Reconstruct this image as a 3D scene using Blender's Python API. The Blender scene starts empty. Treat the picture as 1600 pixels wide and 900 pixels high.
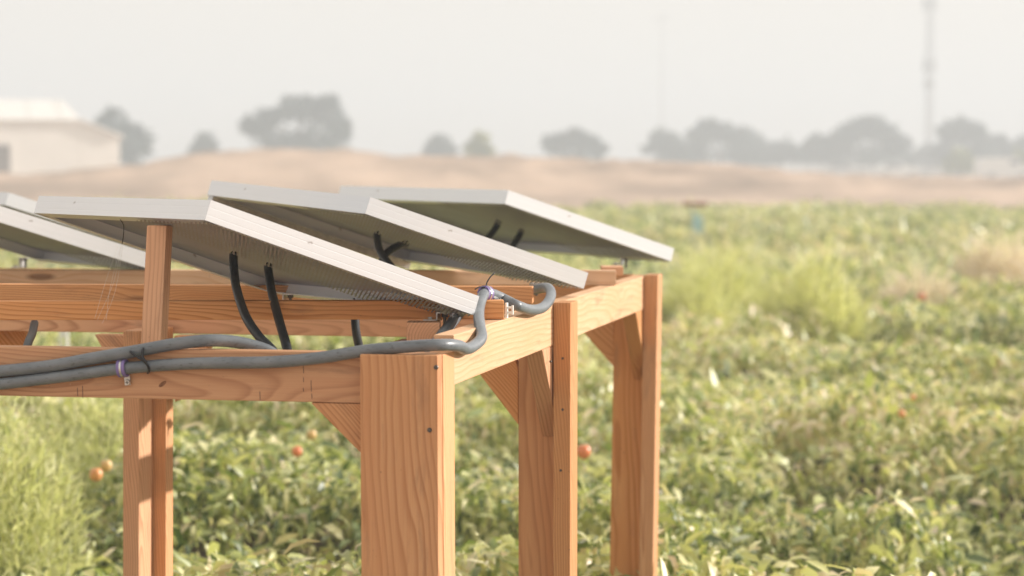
import bpy, bmesh, math, random
import numpy as np
from mathutils import Vector, Matrix
R = math.radians
random.seed(7); rng = np.random.default_rng(11)
scn = bpy.context.scene
col = scn.collection

# ------------------------------------------------------------------ camera
CAM_H = 1.6
FPX = 3778.0                      # focal length in pixels of a 1600 px wide frame
PITCH = math.atan((450 - 253) / FPX)
cam_d = bpy.data.cameras.new('camera')
cam_d.sensor_width = 36; cam_d.lens = 36 * FPX / 1600
cam_d.clip_start = .1; cam_d.clip_end = 5000
cam_d.dof.use_dof = True; cam_d.dof.focus_distance = 4.75; cam_d.dof.aperture_fstop = 3.9
cam_d.dof.aperture_blades = 0
cam = bpy.data.objects.new('camera', cam_d); col.objects.link(cam)
cam.location = (0, 0, CAM_H); cam.rotation_euler = (R(90) - PITCH, 0, 0)
scn.camera = cam

# ------------------------------------------------------------------ sky and sun
SUN_A, SUN_EL = 17.0, 19.0        # azimuth measured from +X towards +Y
sun_dir = Vector((math.cos(R(SUN_A)) * math.cos(R(SUN_EL)), math.sin(R(SUN_A)) * math.cos(R(SUN_EL)), math.sin(R(SUN_EL))))
world = bpy.data.worlds.new('World'); scn.world = world; world.use_nodes = True
wn = world.node_tree; wn.nodes.clear()
sky = wn.nodes.new('ShaderNodeTexSky'); sky.sky_type = 'NISHITA'; sky.sun_disc = False
sky.sun_elevation = R(SUN_EL); sky.sun_rotation = R(90 - SUN_A)
sky.air_density = 1.0; sky.dust_density = 4.0; sky.ozone_density = 1.0
hz = wn.nodes.new('ShaderNodeMixRGB'); hz.inputs['Fac'].default_value = .9
hz.inputs['Color2'].default_value = (8.95, 8.2, 7.25, 1)      # the even milky veil of a hazy sky
bg = wn.nodes.new('ShaderNodeBackground'); bg.inputs['Strength'].default_value = .0620
wo = wn.nodes.new('ShaderNodeOutputWorld')
wn.links.new(sky.outputs[0], hz.inputs['Color1']); wn.links.new(hz.outputs[0], bg.inputs['Color'])
wn.links.new(bg.outputs[0], wo.inputs['Surface'])
sun_l = bpy.data.lights.new('sun', 'SUN'); sun_l.energy = 3.9; sun_l.angle = R(.6); sun_l.color = (1, .93, .86)
sun = bpy.data.objects.new('sun', sun_l); col.objects.link(sun)
sun.rotation_euler = (-sun_dir).to_track_quat('-Z', 'Y').to_euler(); sun.location = (30, 10, 20)
scn.view_settings.view_transform = 'Standard'; scn.view_settings.look = 'None'
scn.view_settings.gamma = 1; scn.view_settings.use_curve_mapping = False
scn.view_settings.exposure = .93
scn.cycles.volume_bounces = 1
scn.cycles.max_bounces = 8; scn.cycles.transparent_max_bounces = 12
scn.cycles.use_denoising = True

# ------------------------------------------------------------------ frames of reference
YAW = R(11.7)
U = Vector((math.sin(YAW), math.cos(YAW), 0)); V = Vector((math.cos(YAW), -math.sin(YAW), 0)); Z = Vector((0, 0, 1))
ORG = Vector((-.130, 4.2, 0))
def T(p, q, z): return ORG + V * p + U * q + Z * z
def ray(px, py):
    x = (px - 800) / FPX; u = (450 - py) / FPX
    c, s = math.cos(PITCH), math.sin(PITCH)
    return Vector((x, c + u * s, -s + u * c))
CAMP = Vector((0, 0, CAM_H))
def at(px, py, Y): r = ray(px, py); return CAMP + r * (Y / r.y)
def at_plane(px, py, pt, n): r = ray(px, py); return CAMP + r * ((pt - CAMP).dot(n) / r.dot(n))
def at_p(px, py, p): return at_plane(px, py, T(p, 0, 0), V)
def at_q(px, py, q): return at_plane(px, py, T(0, q, 0), U)

# ------------------------------------------------------------------ object helpers
def tag(o, label=None, cat=None, group=None, kind=None):
    for k, v in (('label', label), ('category', cat), ('group', group), ('kind', kind)):
        if v: o[k] = v
    return o
def empty(name, loc, label=None, cat=None, group=None):
    e = bpy.data.objects.new(name, None); e.location = loc; e.empty_display_size = .1
    col.objects.link(e); bpy.context.view_layer.update
    return tag(e, label, cat, group)
def put(o, parent):
    """parent o (placed in world space) under parent (moved and turned only by its own matrix_basis)"""
    if parent is not None:
        o.parent = parent
        m = parent.matrix_basis.copy()
        g = parent
        while g.parent is not None:
            m = g.parent.matrix_basis @ g.matrix_parent_inverse @ m if False else m
            g = g.parent
        o.matrix_parent_inverse = WORLD[parent.name].inverted()
    WORLD[o.name] = o.matrix_basis.copy()
    return o
WORLD = {}
def link(name, me, mat, parent=None, mw=None):
    o = bpy.data.objects.new(name, me); col.objects.link(o)
    if mat is not None and not me.materials: me.materials.append(mat)
    if mw is not None: o.matrix_basis = mw
    if parent is not None and parent.name not in WORLD: WORLD[parent.name] = parent.matrix_basis.copy()
    return put(o, parent)
def from_bm(name, bm, mat, parent=None, mw=None, smooth=False):
    me = bpy.data.meshes.new(name)
    bmesh.ops.recalc_face_normals(bm, faces=bm.faces)
    if smooth:
        for f in bm.faces: f.smooth = True
    bm.to_mesh(me); bm.free()
    return link(name, me, mat, parent, mw)
def axes(o, x, z=None):
    """matrix with local X along x, as near as possible to local Z along z"""
    x = x.normalized(); z = z or Z
    if abs(x.dot(z)) > .98: z = Vector((0, 1, 0))
    y = z.cross(x).normalized(); z = x.cross(y)
    m = Matrix((x, y, z)).transposed().to_4x4(); m.translation = o
    return m
def prism(name, poly, ext, grain, mat, parent, bev=.0022, mw=None):
    """solid with polygon poly (world points) swept by ext; its local X runs along grain"""
    c = sum(poly, Vector()) / len(poly) + ext * .5
    m = mw or axes(c, grain); mi = m.inverted()
    bm = bmesh.new()
    a = [bm.verts.new(mi @ p) for p in poly]; b = [bm.verts.new(mi @ (p + ext)) for p in poly]
    bm.faces.new(a[::-1]); bm.faces.new(b)
    n = len(poly)
    for i in range(n): bm.faces.new((a[i], a[(i + 1) % n], b[(i + 1) % n], b[i]))
    bmesh.ops.recalc_face_normals(bm, faces=bm.faces)
    if bev: bmesh.ops.bevel(bm, geom=bm.edges[:], offset=bev, segments=2, profile=.6, affect='EDGES')
    return from_bm(name, bm, mat, parent, m)
def board(name, p0, p1, q0, q1, z0, z1, mat, parent, lean=(0, 0)):
    """a piece of timber in table coordinates; lean shifts its foot in (p, q)"""
    d = {'p': p1 - p0, 'q': q1 - q0, 'z': z1 - z0}
    ax = max(d, key=d.get); g = {'p': V, 'q': U, 'z': Z}[ax]
    lo = T(0, 0, 0)
    sh = V * lean[0] + U * lean[1]
    poly = [T(p0, q0, z1), T(p1, q0, z1), T(p1, q1, z1), T(p0, q1, z1)]
    if ax == 'z':
        return prism(name, poly, Z * (z0 - z1) + sh, g, mat, parent)
    if ax == 'p':
        return prism(name, [T(p0, q0, z0), T(p0, q1, z0), T(p0, q1, z1), T(p0, q0, z1)], V * (p1 - p0), g, mat, parent)
    return prism(name, [T(p0, q0, z0), T(p1, q0, z0), T(p1, q0, z1), T(p0, q0, z1)], U * (q1 - q0), g, mat, parent)
def beam(name, a, b, w, h, mat, parent):
    """timber from a to b (centre of its underside), w wide, h high"""
    g = (b - a); s = Z.cross(g).normalized() * (w / 2)
    return prism(name, [a - s, a + s, a + s + Z * h, a - s + Z * h], g, g, mat, parent)
def smooth_path(pts, step):
    """Catmull-Rom through pts, resampled"""
    P = [Vector(p) for p in pts]; P = [P[0] * 2 - P[1]] + P + [P[-1] * 2 - P[-2]]
    out = []
    for i in range(1, len(P) - 2):
        n = max(2, int((P[i + 1] - P[i]).length / step))
        for k in range(n):
            t = k / n; a, b, c, d = P[i - 1:i + 3]
            out.append(.5 * ((2 * b) + (c - a) * t + (2 * a - 5 * b + 4 * c - d) * t * t + (3 * b - a - 3 * c + d) * t ** 3))
    out.append(P[-2]); return out
def tube(name, pts, r, mat, parent=None, seg=14, step=.004, rib=0, ribn=3, base=None):
    pa = smooth_path(pts, step); n = len(pa)
    verts, faces = [], []; up = Vector((.3, .2, 1)).normalized()
    loc = base or pa[0]
    for i, p in enumerate(pa):
        t = (pa[min(i + 1, n - 1)] - pa[max(i - 1, 0)]).normalized()
        s = t.cross(up).normalized(); w = s.cross(t).normalized(); up = w
        rr = r * (1 + (rib * (1 if (i % ribn) else -1)))
        for k in range(seg):
            a = 2 * math.pi * k / seg
            verts.append(p - loc + (s * math.cos(a) + w * math.sin(a)) * rr)
    for i in range(n - 1):
        for k in range(seg):
            k2 = (k + 1) % seg
            faces.append((i * seg + k, i * seg + k2, (i + 1) * seg + k2, (i + 1) * seg + k))
    faces.append(tuple(range(seg))[::-1]); faces.append(tuple((n - 1) * seg + k for k in range(seg)))
    me = bpy.data.meshes.new(name); me.from_pydata(verts, [], faces)
    me.shade_smooth()
    return link(name, me, mat, parent, Matrix.Translation(loc))
def cyl(bm, m, r, h, seg=16, r2=None):
    bmesh.ops.create_cone(bm, cap_ends=True, segments=seg, radius1=r, radius2=r if r2 is None else r2, depth=h, matrix=m)
def cube(bm, m, sx, sy, sz):
    bmesh.ops.create_cube(bm, size=1, matrix=m @ Matrix.Diagonal((sx, sy, sz, 1)))

# ------------------------------------------------------------------ materials
def new_mat(name):
    m = bpy.data.materials.new(name); m.use_nodes = True
    nt = m.node_tree; b = nt.nodes['Principled BSDF']
    return m, nt, b
def N(nt, typ, **kw):
    n = nt.nodes.new(typ)
    for k, v in kw.items():
        if k in n.inputs.keys() if isinstance(k, str) else False: n.inputs[k].default_value = v
        else: setattr(n, k, v)
    return n
def ramp(nt, src, stops, interp='LINEAR'):
    r = nt.nodes.new('ShaderNodeValToRGB'); r.color_ramp.interpolation = interp
    e = r.color_ramp.elements
    while len(e) < len(stops): e.new(.5)
    for i, (p, c) in enumerate(stops):
        e[i].position = p; e[i].color = (*c, 1) if len(c) == 3 else c
    nt.links.new(src, r.inputs[0]); return r
def math_n(nt, op, a, b=None):
    n = nt.nodes.new('ShaderNodeMath'); n.operation = op
    for i, v in enumerate((a, b)):
        if v is None: continue
        if isinstance(v, (int, float)): n.inputs[i].default_value = v
        else: nt.links.new(v, n.inputs[i])
    return n.outputs[0]
def vmath(nt, op, a, b):
    n = nt.nodes.new('ShaderNodeVectorMath'); n.operation = op
    for i, v in enumerate((a, b)):
        if isinstance(v, tuple): n.inputs[i].default_value = v
        else: nt.links.new(v, n.inputs[i])
    return n.outputs[0]
def mixc(nt, fac, a, b, mode='MIX'):
    n = nt.nodes.new('ShaderNodeMixRGB'); n.blend_type = mode
    for i, v in zip((0, 1, 2), (fac, a, b)):
        if isinstance(v, (int, float)): n.inputs[i].default_value = v
        elif isinstance(v, tuple): n.inputs[i].default_value = (*v, 1)
        else: nt.links.new(v, n.inputs[i])
    return n.outputs[0]
def bump(nt, b, h, strength, dist):
    n = nt.nodes.new('ShaderNodeBump'); n.inputs['Strength'].default_value = strength; n.inputs['Distance'].default_value = dist
    nt.links.new(h, n.inputs['Height']); nt.links.new(n.outputs[0], b.inputs['Normal'])

def wood(name, light, dark, scale=56, tilt=.05, warp_amp=.045):
    m, nt, b = new_mat(name)
    tc = N(nt, 'ShaderNodeTexCoord'); oi = N(nt, 'ShaderNodeObjectInfo')
    rnd = oi.outputs['Random']
    cx = N(nt, 'ShaderNodeCombineXYZ')
    nt.links.new(math_n(nt, 'MULTIPLY', rnd, 17.3), cx.inputs[0])
    nt.links.new(math_n(nt, 'ADD', math_n(nt, 'MULTIPLY', rnd, .05), .02), cx.inputs[1])
    nt.links.new(math_n(nt, 'ADD', math_n(nt, 'MULTIPLY', math_n(nt, 'FRACT', math_n(nt, 'MULTIPLY', rnd, 7.31)), .06), .015), cx.inputs[2])
    v = vmath(nt, 'ADD', tc.outputs['Object'], cx.outputs[0])
    # knots push the growth rings aside
    kv = N(nt, 'ShaderNodeTexVoronoi', feature='F1'); kv.inputs['Scale'].default_value = 1
    nt.links.new(vmath(nt, 'MULTIPLY', v, (2.2, 9, 9)), kv.inputs['Vector'])
    kd = kv.outputs['Distance']
    warp = N(nt, 'ShaderNodeTexNoise'); warp.inputs['Scale'].default_value = 1; warp.inputs['Detail'].default_value = 2
    nt.links.new(vmath(nt, 'MULTIPLY', v, (2.2, 9, 9)), warp.inputs['Vector'])
    w0 = vmath(nt, 'SUBTRACT', warp.outputs['Color'], (.5, .5, .5))
    vv = vmath(nt, 'ADD', v, vmath(nt, 'MULTIPLY', w0, (0, warp_amp, warp_amp)))
    sx = N(nt, 'ShaderNodeSeparateXYZ'); nt.links.new(tc.outputs['Object'], sx.inputs[0])
    lx = N(nt, 'ShaderNodeCombineXYZ'); nt.links.new(math_n(nt, 'MULTIPLY', sx.outputs[0], tilt), lx.inputs[1])
    vv = vmath(nt, 'ADD', vv, lx.outputs[0])
    near = math_n(nt, 'POWER', math_n(nt, 'SUBTRACT', 1, math_n(nt, 'MINIMUM', math_n(nt, 'MULTIPLY', kd, 3.2), 1)), 2)
    kl = N(nt, 'ShaderNodeCombineXYZ')
    nt.links.new(math_n(nt, 'MULTIPLY', near, .03), kl.inputs[1]); nt.links.new(math_n(nt, 'MULTIPLY', near, .02), kl.inputs[2])
    vv = vmath(nt, 'ADD', vv, kl.outputs[0])
    wv = N(nt, 'ShaderNodeTexWave', wave_type='RINGS', rings_direction='X', wave_profile='SAW')
    wv.inputs['Scale'].default_value = scale; wv.inputs['Distortion'].default_value = .5; wv.inputs['Detail'].default_value = 1
    nt.links.new(vmath(nt, 'MULTIPLY', vv, (.06, 1, 1)), wv.inputs['Vector'])
    rings = ramp(nt, wv.outputs['Fac'], [(0, (.12,) * 3), (.45, (.25,) * 3), (.84, (1,) * 3), (1, (.1,) * 3)])
    fib = N(nt, 'ShaderNodeTexNoise'); fib.inputs['Scale'].default_value = 1; fib.inputs['Detail'].default_value = 3
    nt.links.new(vmath(nt, 'MULTIPLY', v, (9, 520, 520)), fib.inputs['Vector'])
    blot = N(nt, 'ShaderNodeTexNoise'); blot.inputs['Scale'].default_value = 1; blot.inputs['Detail'].default_value = 3
    nt.links.new(vmath(nt, 'MULTIPLY', v, (2.5, 16, 16)), blot.inputs['Vector'])
    c = mixc(nt, math_n(nt, 'MULTIPLY', math_n(nt, 'MULTIPLY', rings.outputs[0], blot.outputs['Fac']), 1.45), light, dark)
    c = mixc(nt, .22, c, ramp(nt, fib.outputs['Fac'], [(.3, (.35,) * 3), (.7, (.95,) * 3)]).outputs[0], 'SOFT_LIGHT')
    c = mixc(nt, .55, c, ramp(nt, blot.outputs['Fac'], [(.3, (.40, .36, .32)), (.7, (.66, .66, .66))]).outputs[0], 'SOFT_LIGHT')
    rim = ramp(nt, kd, [(.0, (1,) * 3), (.055, (.95,) * 3), (.10, (0,) * 3)])
    c = mixc(nt, math_n(nt, 'MULTIPLY', rim.outputs[0], .75), c, (.16, .065, .03))
    st = N(nt, 'ShaderNodeTexNoise'); st.inputs['Scale'].default_value = 1; st.inputs['Detail'].default_value = 6; st.inputs['Roughness'].default_value = .65
    nt.links.new(vmath(nt, 'MULTIPLY', v, (5, 28, 28)), st.inputs['Vector'])
    c = mixc(nt, math_n(nt, 'MULTIPLY', ramp(nt, st.outputs['Fac'], [(.56, (0,) * 3), (.74, (1,) * 3)]).outputs[0], .45), c, (.26, .14, .085))
    sp = N(nt, 'ShaderNodeTexNoise'); sp.inputs['Scale'].default_value = 150; sp.inputs['Detail'].default_value = 2
    nt.links.new(v, sp.inputs['Vector'])
    c = mixc(nt, math_n(nt, 'MULTIPLY', ramp(nt, sp.outputs['Fac'], [(.74, (0,) * 3), (.78, (1,) * 3)]).outputs[0], .6), c, (.12, .07, .05))
    tone = N(nt, 'ShaderNodeHueSaturation'); nt.links.new(c, tone.inputs['Color'])
    nt.links.new(math_n(nt, 'ADD', math_n(nt, 'MULTIPLY', math_n(nt, 'FRACT', math_n(nt, 'MULTIPLY', rnd, 3.7)),   .34), .80), tone.inputs['Value'])
    nt.links.new(math_n(nt, 'ADD', math_n(nt, 'MULTIPLY', math_n(nt, 'FRACT', math_n(nt, 'MULTIPLY', rnd, 11.7)), .26), .84), tone.inputs['Saturation'])
    nt.links.new(tone.outputs[0], b.inputs['Base Color'])
    b.inputs['Roughness'].default_value = .72; b.inputs['Specular IOR Level'].default_value = .25
    h = math_n(nt, 'ADD', math_n(nt, 'MULTIPLY', fib.outputs['Fac'], .6), math_n(nt, 'MULTIPLY', wv.outputs['Fac'], .4))
    bump(nt, b, h, .35, .0007)
    return m
M = {}
M['fir'] = wood('douglas fir lumber', (.74, .38, .18), (.45, .18, .068))
M['fir_post'] = wood('flat sawn douglas fir', (.74, .37, .165), (.49, .20, .075), scale=23, tilt=.05, warp_amp=.06)
M['fir_sunlit'] = wood('lumber in sunlit tone', (.72, .47, .30), (.60, .34, .19), scale=30)  # lit copy of the fir: sunlight is put into the paler colour
def plain(name, c, rough=.5, metal=0, spec=.5, noise=0, nscale=40, bmp=0):
    m, nt, b = new_mat(name)
    b.inputs['Roughness'].default_value = rough; b.inputs['Metallic'].default_value = metal
    b.inputs['Specular IOR Level'].default_value = spec
    tc = N(nt, 'ShaderNodeTexCoord'); nz = N(nt, 'ShaderNodeTexNoise'); nz.inputs['Scale'].default_value = nscale; nz.inputs['Detail'].default_value = 4
    nt.links.new(tc.outputs['Object'], nz.inputs['Vector'])
    d = tuple(x * (1 - noise) for x in c); l = tuple(min(1, x * (1 + noise)) for x in c)
    nt.links.new(ramp(nt, nz.outputs['Fac'], [(.3, d), (.7, l)]).outputs[0], b.inputs['Base Color'])
    if bmp: bump(nt, b, nz.outputs['Fac'], .4, bmp)
    return m
def aluminium():
    m, nt, b = new_mat('clear anodised aluminium')
    b.inputs['Metallic'].default_value = .25; b.inputs['Roughness'].default_value = .42
    tc = N(nt, 'ShaderNodeTexCoord')
    n1 = N(nt, 'ShaderNodeTexNoise'); n1.inputs['Scale'].default_value = 1; n1.inputs['Detail'].default_value = 5
    nt.links.new(vmath(nt, 'MULTIPLY', tc.outputs['Object'], (3, 3, 260)), n1.inputs['Vector'])
    n2 = N(nt, 'ShaderNodeTexNoise'); n2.inputs['Scale'].default_value = 26; n2.inputs['Detail'].default_value = 6
    nt.links.new(tc.outputs['Object'], n2.inputs['Vector'])
    c = ramp(nt, n1.outputs['Fac'], [(.3, (.81, .835, .87)), (.7, (.835, .86, .89))]).outputs[0]
    spots = ramp(nt, n2.outputs['Fac'], [(.70, (0,) * 3), (.76, (1,) * 3)])
    c = mixc(nt, math_n(nt, 'MULTIPLY', spots.outputs[0], .7), c, (.22, .17, .13))
    nt.links.new(c, b.inputs['Base Color']); return m
M['alu'] = aluminium()
M['steel'] = plain('galvanised steel', (.55, .55, .54), .35, .8, noise=.15, nscale=80)
M['screw'] = plain('dark screw steel', (.12, .11, .10), .4, .8, noise=.2)
M['bright_screw'] = plain('zinc screw steel', (.62, .62, .60), .3, .9, noise=.1)
M['black'] = plain('black flexible conduit', (.018, .022, .026), .42, noise=.3, nscale=120)
M['tie'] = plain('black nylon', (.012, .013, .016), .4)
M['purple'] = plain('purple rubber cushion', (.20, .15, .36), .55, noise=.15)
M['white_plastic'] = plain('white plastic', (.8, .8, .78), .4, noise=.04)
M['back'] = plain('white backsheet', (.33, .335, .42), .5, noise=.12, nscale=8)
def conduit_mat():
    m, nt, b = new_mat('grey liquid tight conduit')
    tc = N(nt, 'ShaderNodeTexCoord')
    n1 = N(nt, 'ShaderNodeTexNoise'); n1.inputs['Scale'].default_value = 22; n1.inputs['Detail'].default_value = 5
    nt.links.new(tc.outputs['Object'], n1.inputs['Vector'])
    n2 = N(nt, 'ShaderNodeTexNoise'); n2.inputs['Scale'].default_value = 1; n2.inputs['Detail'].default_value = 3
    nt.links.new(vmath(nt, 'MULTIPLY', tc.outputs['Object'], (55, 260, 260)), n2.inputs['Vector'])
    c = ramp(nt, n1.outputs['Fac'], [(.3, (.13, .15, .17)), (.7, (.20, .22, .24))]).outputs[0]
    sm = ramp(nt, n2.outputs['Fac'], [(.60, (0,) * 3), (.68, (1,) * 3)])
    c = mixc(nt, math_n(nt, 'MULTIPLY', sm.outputs[0], .6), c, (.06, .065, .07))
    nt.links.new(c, b.inputs['Base Color']); b.inputs['Roughness'].default_value = .38
    bump(nt, b, n1.outputs['Fac'], .2, .002)
    return m
M['conduit'] = conduit_mat()
def perforated():
    m, nt, b = new_mat('perforated metal')
    b.inputs['Base Color'].default_value = (.31, .295, .345, 1); b.inputs['Roughness'].default_value = .5; b.inputs['Metallic'].default_value = .1
    tc = N(nt, 'ShaderNodeTexCoord')
    sx = N(nt, 'ShaderNodeSeparateXYZ'); nt.links.new(tc.outputs['Object'], sx.inputs[0])
    P = .0085
    a = math_n(nt, 'ADD', math_n(nt, 'DIVIDE', sx.outputs[0], .018), math_n(nt, 'DIVIDE', sx.outputs[1], .0088))
    fa = math_n(nt, 'FRACT', math_n(nt, 'ADD', a, 100))
    fb = math_n(nt, 'FRACT', math_n(nt, 'ADD', math_n(nt, 'DIVIDE', sx.outputs[1], .030), math_n(nt, 'MULTIPLY', math_n(nt, 'FLOOR', a), .5)))
    h = math_n(nt, 'MULTIPLY', math_n(nt, 'GREATER_THAN', fa, .45), math_n(nt, 'GREATER_THAN', fb, .10))
    tr = N(nt, 'ShaderNodeBsdfTransparent'); mx = N(nt, 'ShaderNodeMixShader')
    nt.links.new(h, mx.inputs[0]); nt.links.new(b.outputs[0], mx.inputs[1]); nt.links.new(tr.outputs[0], mx.inputs[2])
    nt.links.new(mx.outputs[0], nt.nodes['Material Output'].inputs['Surface'])
    return m
M['perf'] = perforated()
def cells():
    m, nt, b = new_mat('solar cells under glass')
    tc = N(nt, 'ShaderNodeTexCoord'); br = N(nt, 'ShaderNodeTexBrick')
    br.offset = 0; br.inputs['Scale'].default_value = 1; br.inputs['Mortar Size'].default_value = .0015
    br.inputs['Brick Width'].default_value = .0925; br.inputs['Row Height'].default_value = .0925
    br.inputs['Color1'].default_value = (.012, .018, .05, 1); br.inputs['Color2'].default_value = (.015, .022, .06, 1); br.inputs['Mortar'].default_value = (.55, .56, .58, 1)
    nt.links.new(tc.outputs['Object'], br.inputs['Vector']); nt.links.new(br.outputs['Color'], b.inputs['Base Color'])
    b.inputs['Roughness'].default_value = .12; return m
M['cells'] = cells()
def soil():
    m, nt, b = new_mat('dry tan soil')
    tc = N(nt, 'ShaderNodeTexCoord')
    n1 = N(nt, 'ShaderNodeTexNoise'); n1.inputs['Scale'].default_value = .12; n1.inputs['Detail'].default_value = 8; n1.inputs['Roughness'].default_value = .6
    n2 = N(nt, 'ShaderNodeTexNoise'); n2.inputs['Scale'].default_value = 3; n2.inputs['Detail'].default_value = 8
    nt.links.new(vmath(nt, 'MULTIPLY', tc.outputs['Object'], (1, 1, 4)), n1.inputs['Vector']); nt.links.new(tc.outputs['Object'], n2.inputs['Vector'])
    c = ramp(nt, n1.outputs['Fac'], [(.36, (.30, .215, .16)), (.60, (.60, .44, .33))]).outputs[0]
    c = mixc(nt, .5, c, ramp(nt, n2.outputs['Fac'], [(.35, (.38,) * 3), (.65, (.62,) * 3)]).outputs[0], 'SOFT_LIGHT')
    nt.links.new(c, b.inputs['Base Color']); b.inputs['Roughness'].default_value = .95; b.inputs['Specular IOR Level'].default_value = .1
    bump(nt, b, n2.outputs['Fac'], .6, .05)
    return m
M['soil'] = soil()
def leafmat(name, stops, trans=.4, rough=.45, spec=.5, sheen=0):
    m, nt, b = new_mat(name)
    at_ = N(nt, 'ShaderNodeAttribute', attribute_name='tint')
    c = ramp(nt, at_.outputs['Fac'], stops).outputs[0]
    nt.links.new(c, b.inputs['Base Color']); b.inputs['Roughness'].default_value = rough; b.inputs['Specular IOR Level'].default_value = spec
    b.inputs['Sheen Weight'].default_value = sheen; b.inputs['Sheen Roughness'].default_value = .45; b.inputs['Sheen Tint'].default_value = (1, .93, .80, 1)
    tl = N(nt, 'ShaderNodeBsdfTranslucent')
    nt.links.new(mixc(nt, 1.0, c, (1.55, 1.6, .95), 'MULTIPLY'), tl.inputs['Color'])
    mx = N(nt, 'ShaderNodeMixShader'); mx.inputs[0].default_value = trans
    nt.links.new(b.outputs[0], mx.inputs[1]); nt.links.new(tl.outputs[0], mx.inputs[2])
    nt.links.new(mx.outputs[0], nt.nodes['Material Output'].inputs['Surface'])
    return m
M['leaf'] = leafmat('tomato leaf', [(0, (.06, .10, .028)), (.28, (.22, .285, .075)), (.58, (.56, .58, .22)), (.85, (.80, .75, .43)), (1, (.74, .62, .44))], .22, .44, .9, .45)  # beige upper stops put sun highlights on the leaves into the colour
M['weed'] = leafmat('feathery weed', [(0, (.40, .42, .20)), (.6, (.55, .55, .29)), (1, (.68, .65, .40))], .4, .5)
M['weed_soft'] = leafmat('soft feathery weed', [(0, (.34, .38, .17)), (.6, (.55, .56, .32)), (1, (.70, .68, .46))], .35, .6, .3)
M['dry'] = leafmat('dry brush', [(0, (.52, .44, .40)), (.6, (.68, .59, .54)), (1, (.82, .73, .68))], .3, .7, .2)
M['tree_leaf'] = leafmat('tree leaf', [(0, (.02, .045, .05)), (.6, (.035, .07, .075)), (1, (.055, .10, .10))], .2, .6)
M['pale_leaf'] = leafmat('pale shrub leaf', [(0, (.16, .18, .06)), (.6, (.24, .25, .09)), (1, (.34, .32, .14))], .35, .5)
M['bark'] = plain('bark', (.12, .09, .065), .9, noise=.3, nscale=6)

# ------------------------------------------------------------------ the setting
me = bpy.data.meshes.new('ground')
me.from_pydata([(-900, -90, 0), (900, -90, 0), (900, 990, 0), (-900, 990, 0)], [], [(0, 1, 2, 3)])
tag(link('ground', me, M['soil']), kind='structure')
def field_soil():
    me = bpy.data.meshes.new('field_soil')
    me.from_pydata([(-45, 3.5, .004), (45, 3.5, .004), (45, 64, .004), (-45, 64, .004)], [], [(0, 1, 2, 3)])
    tag(link('field_soil', me, plain('dark brown field soil', (.10, .075, .055), .95, noise=.4, nscale=3, spec=.1)), kind='structure')  # darker than the open ground, for dark gaps between the vines
field_soil()
# earth berm: a long low ridge of bare soil behind the field
def vnoise(x, y, s, seed=0):
    """smooth value noise, vectorised"""
    g = np.random.default_rng(100 + seed).random((64, 64))
    x = np.asarray(x) / s; y = np.asarray(y) / s
    xi = np.floor(x).astype(int); yi = np.floor(y).astype(int); fx = x - xi; fy = y - yi
    fx = fx * fx * (3 - 2 * fx); fy = fy * fy * (3 - 2 * fy)
    a = g[xi % 64, yi % 64]; b = g[(xi + 1) % 64, yi % 64]; c = g[xi % 64, (yi + 1) % 64]; d = g[(xi + 1) % 64, (yi + 1) % 64]
    return (a * (1 - fx) + b * fx) * (1 - fy) + (c * (1 - fx) + d * fx) * fy
def berm():
    nx, ny = 420, 60
    xs = np.linspace(-90, 60, nx); ys = np.linspace(96, 132, ny)
    Xk = np.array([-90, -27, -20.5, -17, -14.5, -11, -7.5, -5.5, 0, 4, 9, 13.5, 20, 60])
    Zk = np.array([.75, .85, 1.05, 1.6, 2.05, 2.16, 2.16, 1.84, 1.78, 1.64, 1.45, 1.05, .80, .75])
    zr = np.interp(xs, Xk, Zk)
    X, Y = np.meshgrid(xs, ys, indexing='ij')
    prof = np.clip(np.minimum((Y - 96) / 15, (132 - Y) / 14), 0, 1); prof = prof * prof * (3 - 2 * prof)
    Zz = zr[:, None] * prof * (1 + .10 * (vnoise(X, Y, 4.2, 1) - .5)) + prof * .26 * (vnoise(X, Y, 1.5, 2) - .5) + prof * .22 * (vnoise(X, Y, .7, 3) - .5) - .02
    v = np.stack([X, Y, Zz], -1).reshape(-1, 3)
    f = [(i * ny + j, (i + 1) * ny + j, (i + 1) * ny + j + 1, i * ny + j + 1) for i in range(nx - 1) for j in range(ny - 1)]
    me = bpy.data.meshes.new('earth_berm'); me.from_pydata(v.tolist(), [], f); me.shade_smooth()
    tag(link('earth_berm', me, M['soil']), kind='structure')
berm()

# ------------------------------------------------------------------ timber frame
FR = empty('timber_frame', T(-.3, .6, 0), 'orange brown timber frame of posts, rails and braces carrying the solar panels', 'frame')
F = M['fir']
ZR0, ZR1 = 1.173, 1.263           # front rail
ZS0, ZS1 = 1.200, 1.290           # side rails, a little higher
board('rail', -3.2, -.012, .038, .076, ZR0, ZR1, F, FR)                            # front rail
board('rail', -.038, 0, .128, 2.50, ZS0, ZS1, M['fir_sunlit'], FR)                   # side rail on the sunny side
board('rail', -3.2, -.096, 1.212, 1.250, ZS0 + .004, ZS1 - .002, F, FR)            # middle rail
board('rail', -3.2, -.05, 2.53, 2.568, ZS0, ZS1 - .002, F, FR)                     # back rail
# front corner post: a wide board in front, a narrow one behind it
board('post', -.140, 0, 0, .037, 0, ZR1, M['fir_post'], FR, (.004, 0))
board('post', -.038, .001, .0385, .127, 0, ZR1 - .001, F, FR, (.004, 0))
# middle and back posts on the sunny side
for q, l in ((1.08, .0), (2.40, -.018)):
    board('post', .001, .039, q, q + .089, 0, ZS1 + .004, F, FR, (l, 0))
    board('post', -.095, -.001, q + .09, q + .128, 0, ZS0 - .002, M['fir_post'], FR, (l, 0))
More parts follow.
